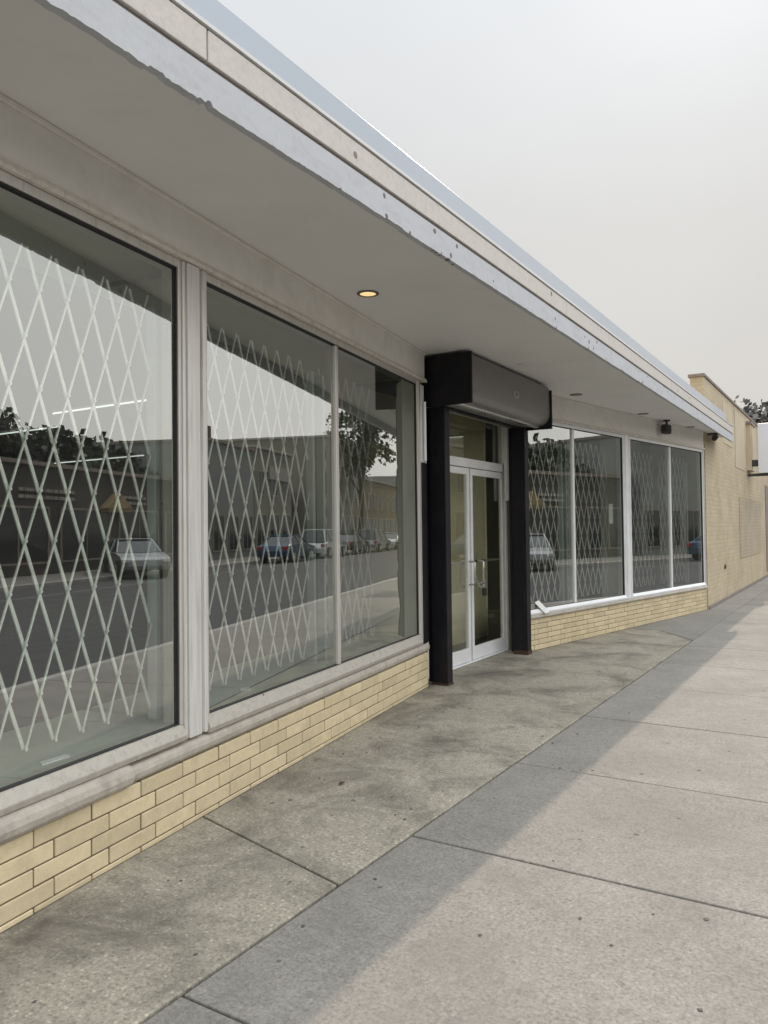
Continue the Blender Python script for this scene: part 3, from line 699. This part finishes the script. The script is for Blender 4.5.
sg = empty('sign_box', (-1.6, 21.6, 2.86), 'blank white box sign projecting from the brick building on a dark arm', 'sign')
f = MB(); f.box(FS, 21.5, 21.75, -2.17, -.95, 2.87, 4.13); f.build('sign_panel', 'sign_white', sg, bevel=.015)
f = MB(); f.box(FS, 21.57, 21.68, -2.41, -.9, 2.80, 2.868); f.build('support_arm', 'dark_metal', sg)
f = MB(); f.box(FS, 21.58, 21.66, -2.41, -2.171, 3.05, 3.22); f.build('bracket', 'dark_metal', sg, bevel=.01)

# ------------------------------------------------------------------ trees
def tree(x, y, h, r, cz, rz, n_cl, per, leafsize, mat, label, seed, cat='tree', group=None, gapz=None):
    R = random.Random(seed)
    root = empty('street_tree', (x, y, -.02), label, cat, group)
    t = MB(); base = Vector((x, y, -.05)); top = Vector((x+R.uniform(-.3, .3), y+R.uniform(-.3, .3), cz))
    t.tube([base, base.lerp(top, .3)+Vector((R.uniform(-.1, .1),)*3), base.lerp(top, .65), top], h*.022, 9, 0, h*.008)
    cl = []
    for i in range(n_cl):
        while 1:
            p = Vector((R.uniform(-1, 1), R.uniform(-1, 1), R.uniform(-1, 1)))
            if .25 < p.length < 1: break
        cl.append(Vector((x+p.x*r, y+p.y*r, cz+p.z*rz)))
    for c in cl[:12]:
        a = base.lerp(top, R.uniform(.45, .95)); mid = a.lerp(c, .5)+Vector((0, 0, .25))
        t.tube([a, mid, c], h*.008, 6, 0, h*.002)
    t.build('trunk', 'bark', root)
    f = MB()
    for c in cl:
        cr = r*R.uniform(.16, .34)
        for k in range(per):
            d = Vector((R.gauss(0, 1), R.gauss(0, 1), R.gauss(0, .8))); d = d.normalized()*cr*R.random()**.45
            p = c+d; s_ = leafsize*R.uniform(.6, 1.3)
            a = Vector((R.gauss(0, 1), R.gauss(0, 1), R.gauss(0, 1))).normalized(); b = a.orthogonal().normalized()
            q = a.cross(b)
            f.face([p-b*s_*.5, p+q*s_*.32, p+b*s_*.5, p-q*s_*.32])
    f.build('crown', mat, root, recalc=False)
for i, (x, y, h, r, lb) in enumerate(((20, 22.5, 5.6, 3.2, 'low dark tree over the roofs at the left end of the reflected row'), (20.3, 27.5, 6.6, 3.4, 'rounded dark tree, second of the reflected row behind the low shop'),
        (20, 32.5, 6.5, 3.1, 'broad dark tree, third of the reflected row behind the low shop'), (20.2, 37.5, 6.4, 3.0, 'dense dark tree behind the roof edge, fourth of the reflected row'),
        (20, 44.2, 7.0, 3.4, 'tallest dark tree of the reflected row, beside the two storey block'))):
    tree(x, y, h, r, h-2.5, 2.4, 190, 70, .42, 'leaf_a', lb, 10+i, group='trees behind the low shop across the street')
tree(12.6, 62.8, 12.0, 3.2, 9.2, 3.0, 60, 50, .42, 'leaf_b', 'tall leafy street tree across the road with branches against the sky', 31)
tree(-4.6, 41, 7.0, 3.6, 4.8, 2.1, 170, 110, .30, 'leaf_far', 'hazy grey green tree rising beyond the tan brick building', 33)

# ------------------------------------------------------------------ buildings across the street (seen in the glass)
def block(label, y0, y1, x0, x1, h, mat, rows, wn, trim='b_trim', name='street_building'):
    root = empty(name, (x0, (y0+y1)/2, 0), label, 'building')
    f = MB(); f.box(FS, y0, y1, x0, x1, -.1, h); f.build('wall', mat, root)
    f = MB(); f.box(FS, y0-.06, y1+.06, x0-.10, x1+.06, h+.001, h+.16); f.build('parapet_cap', trim if trim else 'coping', root)
    for (zb, zt, frac) in rows:
        w = (y1-y0)/wn
        for i in range(wn):
            a = y0+w*(i+.5-frac/2); b = a+w*frac
            q = MB()
            q.box(FS, a-.08, a, x0-.06, x0-.001, zb-.08, zt+.08); q.box(FS, b, b+.08, x0-.06, x0-.001, zb-.08, zt+.08)
            q.box(FS, a, b, x0-.06, x0-.001, zt, zt+.08); q.box(FS, a, b, x0-.08, x0-.001, zb-.08, zb); q.box(FS, (a+b)/2-.03, (a+b)/2+.03, x0-.05, x0-.001, zb, zt)
            o = q.build('window', trim if trim else 'coping', root)
            q = MB(); q.box(FS, a, (a+b)/2-.03, x0-.03, x0-.0015, zb, zt); q.box(FS, (a+b)/2+.03, b, x0-.03, x0-.0015, zb, zt); q.build('pane', 'b_glass', o)
    return root
b1 = block('low dark shop across the street seen dimly in the nearest window', 5, 37.0, 14.4, 30, 4.1, 'b_dark', [(.5, 2.5, .8)], 8, 'coping')
for ya, yb, dz, w0, w1 in ((23.0, 26.2, 0, .10, .32), (29.65, 31.5, -.05, .08, .22)):
    for zz in (3.12, 2.86):
        q = MB(); q.box(FS, ya, yb, 14.33, 14.399, zz+dz, zz+dz+.13); q.build('sign_lettering', 'sign_marks', b1)
q = MB(); q.prism(Frame((0, 0), 0), 28.0, 29.7, [(14.0, 2.45), (14.395, 2.45), (14.395, 2.6), (14.0, 2.6)])
q.idx([(13.95, 27.9, 2.602), (13.95, 29.8, 2.602), (13.95, 28.85, 3.25), (14.39, 27.9, 2.602), (14.39, 29.8, 2.602), (14.39, 28.85, 3.25)], [(0, 1, 2), (5, 4, 3), (0, 3, 4, 1), (1, 4, 5, 2), (2, 5, 3, 0)])
q.build('gable_canopy', 'tan_awning', b1)
bS = block('slate grey two storey block across the street beside the low dark shop', 37.3, 43.2, 14.0, 28, 6.5, 'b_slate', [(.5, 2.4, .6)], 3, 'coping')
bA = block('two storey olive brick block across the street with small windows', 43.3, 49.8, 14.0, 28, 6.75, 'b_olive', [(.5, 2.6, .7), (3.9, 5.3, .4)], 3)
q = MB(); q.box(FS, 37.5, 38.2, 14.3, 15.0, 6.67, 7.4); q.build('chimney', 'b_brown', bS)
q = MB(); q.box(FS, 45.5, 49.2, 13.85, 13.999, 4.9, 5.75); q.build('sign_band', 'b_trim', bA)
bB = block('tall plain corner block across the street behind the leafy tree', 57.5, 66.5, 13.6, 27, 9.0, 'b_olive', [(.5, 2.7, .75), (4.2, 6.0, .45)], 5)
bC = block('low tan row of shops far across the street right of the corner block', 67.2, 97, 14.0, 28, 6.3, 'b_tan', [(.5, 2.6, .8), (3.6, 5.0, .35)], 12)
bD = block('distant grey building at the far end of the reflected street', 98, 150, 14.5, 30, 8.5, 'b_grey', [(.5, 2.6, .7), (4.2, 6.0, .4)], 10)
bE = block('small brown house standing back between the olive blocks', 50.2, 57.0, 16.5, 26, 4.6, 'b_brown', [(.8, 2.3, .4)], 3)

# ------------------------------------------------------------------ parked cars (seen in the glass)
def car(x, y, paint, label, suv=False, flip=False, turn=0.):
    root = empty('parked_car', (0, 0, 0), label, 'car', 'cars parked across the street')
    H = 1.72 if suv else 1.45; hw = .88
    side = [(-2.2, .30), (2.15, .30), (2.25, .45), (2.22, .68), (2.0, .80), (1.05, .93), (-1.75, .97), (-2.2, .90), (-2.28, .60)]
    b = MB(); k = len(side)
    ring = []
    for sx, sc in ((-1, 1), (1, 1)):
        ring.append([(sx*hw, yy, zz) for yy, zz in side])
    rows = [(-hw+.10, .93), (-hw, 1.), (hw, 1.), (hw-.10, .93)]
    vs = []
    rows = [(-hw+.07, .975), (-hw, .94), (-hw, .94), (hw, .94), (hw-.07, .975)]
    rows = [(-hw+.12, 1.0), (-hw+.03, .985), (-hw, .95), (hw, .95), (hw-.03, .985), (hw-.12, 1.0)]
    cz = .62
    for xx, s_ in rows: vs += [(xx, yy*s_, cz+(zz-cz)*s_) for yy, zz in side]
    fs = [(i*k+a, i*k+(a+1) % k, i*k+k+(a+1) % k, i*k+k+a) for i in range(len(rows)-1) for a in range(k)]
    fs += [tuple(range(k)), tuple(reversed(range((len(rows)-1)*k, len(rows)*k)))]
    b.idx(vs, fs, sm=False); body = b.build('body', paint, root, bevel=.03)
    yb0, yb1 = (-2.05, 1.0) if suv else (-1.65, 1.0); yt0, yt1 = (-1.75, .25) if suv else (-.95, .15)
    def fr(s1, s2, z0, z1, mb, t0=0., t1=1.):
        lo = lambda t: (yb0+(yt0-yb0)*t, yb1+(yt1-yb1)*t, .80+(.60-.80)*t, .93+(H-.05-.93)*t)
        vs = []
        for t in (t0, t1):
            a, c, w, z = lo(t); vs += [(-w, a, z), (w, a, z), (w, c, z), (-w, c, z)]
        mb.idx(vs, [(3, 2, 1, 0), (4, 5, 6, 7), (0, 1, 5, 4), (1, 2, 6, 5), (2, 3, 7, 6), (3, 0, 4, 7)])
    c = MB(); fr(0, 0, 0, 0, c); c.build('window_glass', 'car_glass', root)
    c = MB(); c.box(Frame((0, 0), 0), yt0-.05, yt1+.05, -.62, .62, H-.052, H)
    for sx in (-1, 1):
        for (ya, yb_) in ((yb0, yt0), (yb1, yt1), ((yb0+yb1)/2, (yt0+yt1)/2)):
            c.tube([(sx*.81, ya, .93), (sx*.61, yb_, H-.03)], .035, 6)
    c.build('roof', paint, root, bevel=.03)
    for sx in (-1, 1):
        for wy in (-1.38, 1.36):
            w = MB(); w.tube([(sx*.70, wy, .33), (sx*.90, wy, .33)], .33, 20); wo = w.build('wheel', 'tyre', root)
            w = MB(); w.tube([(sx*.895, wy, .33), (sx*.912, wy, .33)], .20, 14); w.build('rim', 'silver', wo)
        l = MB(); l.box(Frame((0, 0), 0), 2.08, 2.235, sx*.72-.13, sx*.72+.13, .60, .72); l.build('headlight', 'head', root, bevel=.02)
        l = MB(); l.box(Frame((0, 0), 0), -2.27, -2.13, sx*.72-.12, sx*.72+.12, .68, .86); l.build('taillight', 'tail', root, bevel=.02)
    root.location = (x, y, -.13); root.rotation_euler = (0, 0, math.pi+turn if flip else turn)
for a in ((11.3, 25.6, 'car_silver', 'pale sedan nosing out across the street, reflected low in the nearest window', False, True, -.75),
          (10.0, 38.6, 'car_blue', 'dark blue car leading the row reflected in the second window'),
          (9.95, 44.6, 'car_white', 'white tall car following the dark blue one in the reflected row', True),
          (10.0, 50.6, 'car_black', 'black sedan parked ahead of the silver hatch in the reflected row'),
          (9.9, 56.8, 'car_silver', 'silver hatch near the leafy street tree in the reflected row', True),
          (10.0, 63.0, 'car_white', 'white sedan parked under the leafy street tree', False, True),
          (10.0, 70.2, 'car_grey', 'grey sedan parked past the corner block in the reflected row'),
          (9.95, 77.0, 'car_red', 'dark red tall car near the far end of the reflected row', True)):
    car(*a)

# ------------------------------------------------------------------ light and sky
sd = Vector((-.575, 4.6, 3.6)).normalized()
L = bpy.data.lights.new('sun', 'SUN'); L.energy = 2.0; L.angle = math.radians(.53); L.color = (1, .83, .68)
so = bpy.data.objects.new('sun', L); COL.objects.link(so); so.rotation_euler = (-sd).to_track_quat('-Z', 'Y').to_euler(); so.location = (0, 0, 30)
w = bpy.data.worlds.new('World'); SC.world = w; w.use_nodes = True
n = w.node_tree; n.nodes.clear()
out = n.nodes.new('ShaderNodeOutputWorld'); bg = n.nodes.new('ShaderNodeBackground')
sky = n.nodes.new('ShaderNodeTexSky'); sky.sky_type = 'NISHITA'; sky.sun_disc = False
sky.sun_elevation = math.asin(sd.z); sky.sun_rotation = math.atan2(sd.x, sd.y); sky.air_density = 1.0; sky.dust_density = 6.0; sky.ozone_density = 1.0
hs = n.nodes.new('ShaderNodeHueSaturation'); hs.inputs['Saturation'].default_value = .25; hs.inputs['Value'].default_value = 1.0
n.links.new(sky.outputs[0], hs.inputs['Color'])
# smoke haze: a pale veil, slightly warmer towards the horizon, brighter overhead
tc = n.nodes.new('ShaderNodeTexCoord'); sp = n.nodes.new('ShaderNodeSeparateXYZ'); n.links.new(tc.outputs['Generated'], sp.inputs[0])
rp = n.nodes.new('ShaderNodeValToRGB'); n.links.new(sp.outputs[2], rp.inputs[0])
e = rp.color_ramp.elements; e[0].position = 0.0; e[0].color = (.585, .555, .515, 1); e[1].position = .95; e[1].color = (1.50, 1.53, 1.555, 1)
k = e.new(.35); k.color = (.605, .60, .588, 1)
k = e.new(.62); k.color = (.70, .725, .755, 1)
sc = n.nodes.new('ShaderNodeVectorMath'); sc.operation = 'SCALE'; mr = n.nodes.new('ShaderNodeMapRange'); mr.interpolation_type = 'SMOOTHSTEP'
mr.inputs[1].default_value = .0; mr.inputs[2].default_value = .26; mr.inputs[3].default_value = 9.3; mr.inputs[4].default_value = 18.5  # out-of-view sky towards +x brightened to lift the facade and glass reflections
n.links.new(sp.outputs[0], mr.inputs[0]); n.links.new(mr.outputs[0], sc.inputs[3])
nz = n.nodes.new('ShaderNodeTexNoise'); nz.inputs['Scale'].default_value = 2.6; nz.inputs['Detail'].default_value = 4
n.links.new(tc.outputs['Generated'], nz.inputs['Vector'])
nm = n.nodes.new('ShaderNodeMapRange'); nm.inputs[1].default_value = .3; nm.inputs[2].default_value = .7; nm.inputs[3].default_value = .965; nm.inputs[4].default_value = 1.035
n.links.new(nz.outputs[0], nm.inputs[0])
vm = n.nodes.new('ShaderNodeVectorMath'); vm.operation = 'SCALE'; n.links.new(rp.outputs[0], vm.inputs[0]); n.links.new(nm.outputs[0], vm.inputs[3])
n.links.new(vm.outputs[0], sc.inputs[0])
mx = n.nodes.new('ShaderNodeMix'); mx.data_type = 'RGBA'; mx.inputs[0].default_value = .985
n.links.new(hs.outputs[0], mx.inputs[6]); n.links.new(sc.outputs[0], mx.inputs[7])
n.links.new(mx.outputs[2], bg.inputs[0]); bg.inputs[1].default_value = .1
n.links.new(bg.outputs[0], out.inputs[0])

# ------------------------------------------------------------------ camera
cd = bpy.data.cameras.new('camera'); co = bpy.data.objects.new('camera', cd); COL.objects.link(co)
r = Vector((.8496, .5273, -.0116)); u = Vector((.022, -.0134, .9997)); f_ = Vector((-.527, .8496, .0229))
co.matrix_world = Matrix(((r.x, u.x, -f_.x, 0), (r.y, u.y, -f_.y, 0), (r.z, u.z, -f_.z, 1.55), (0, 0, 0, 1)))
cd.sensor_fit = 'VERTICAL'; cd.sensor_height = 24; cd.sensor_width = 18; cd.lens = 767.6/1024*24; cd.clip_start = .05; cd.clip_end = 2000
SC.camera = co
SC.view_settings.view_transform = 'Standard'; SC.view_settings.look = 'None'; SC.view_settings.exposure = .30; SC.view_settings.gamma = 1
SC.view_settings.use_curve_mapping = False
SC.render.engine = 'CYCLES'
SC.cycles.use_denoising = True; SC.cycles.max_bounces = 8; SC.cycles.transparent_max_bounces = 16; SC.cycles.sample_clamp_indirect = 6
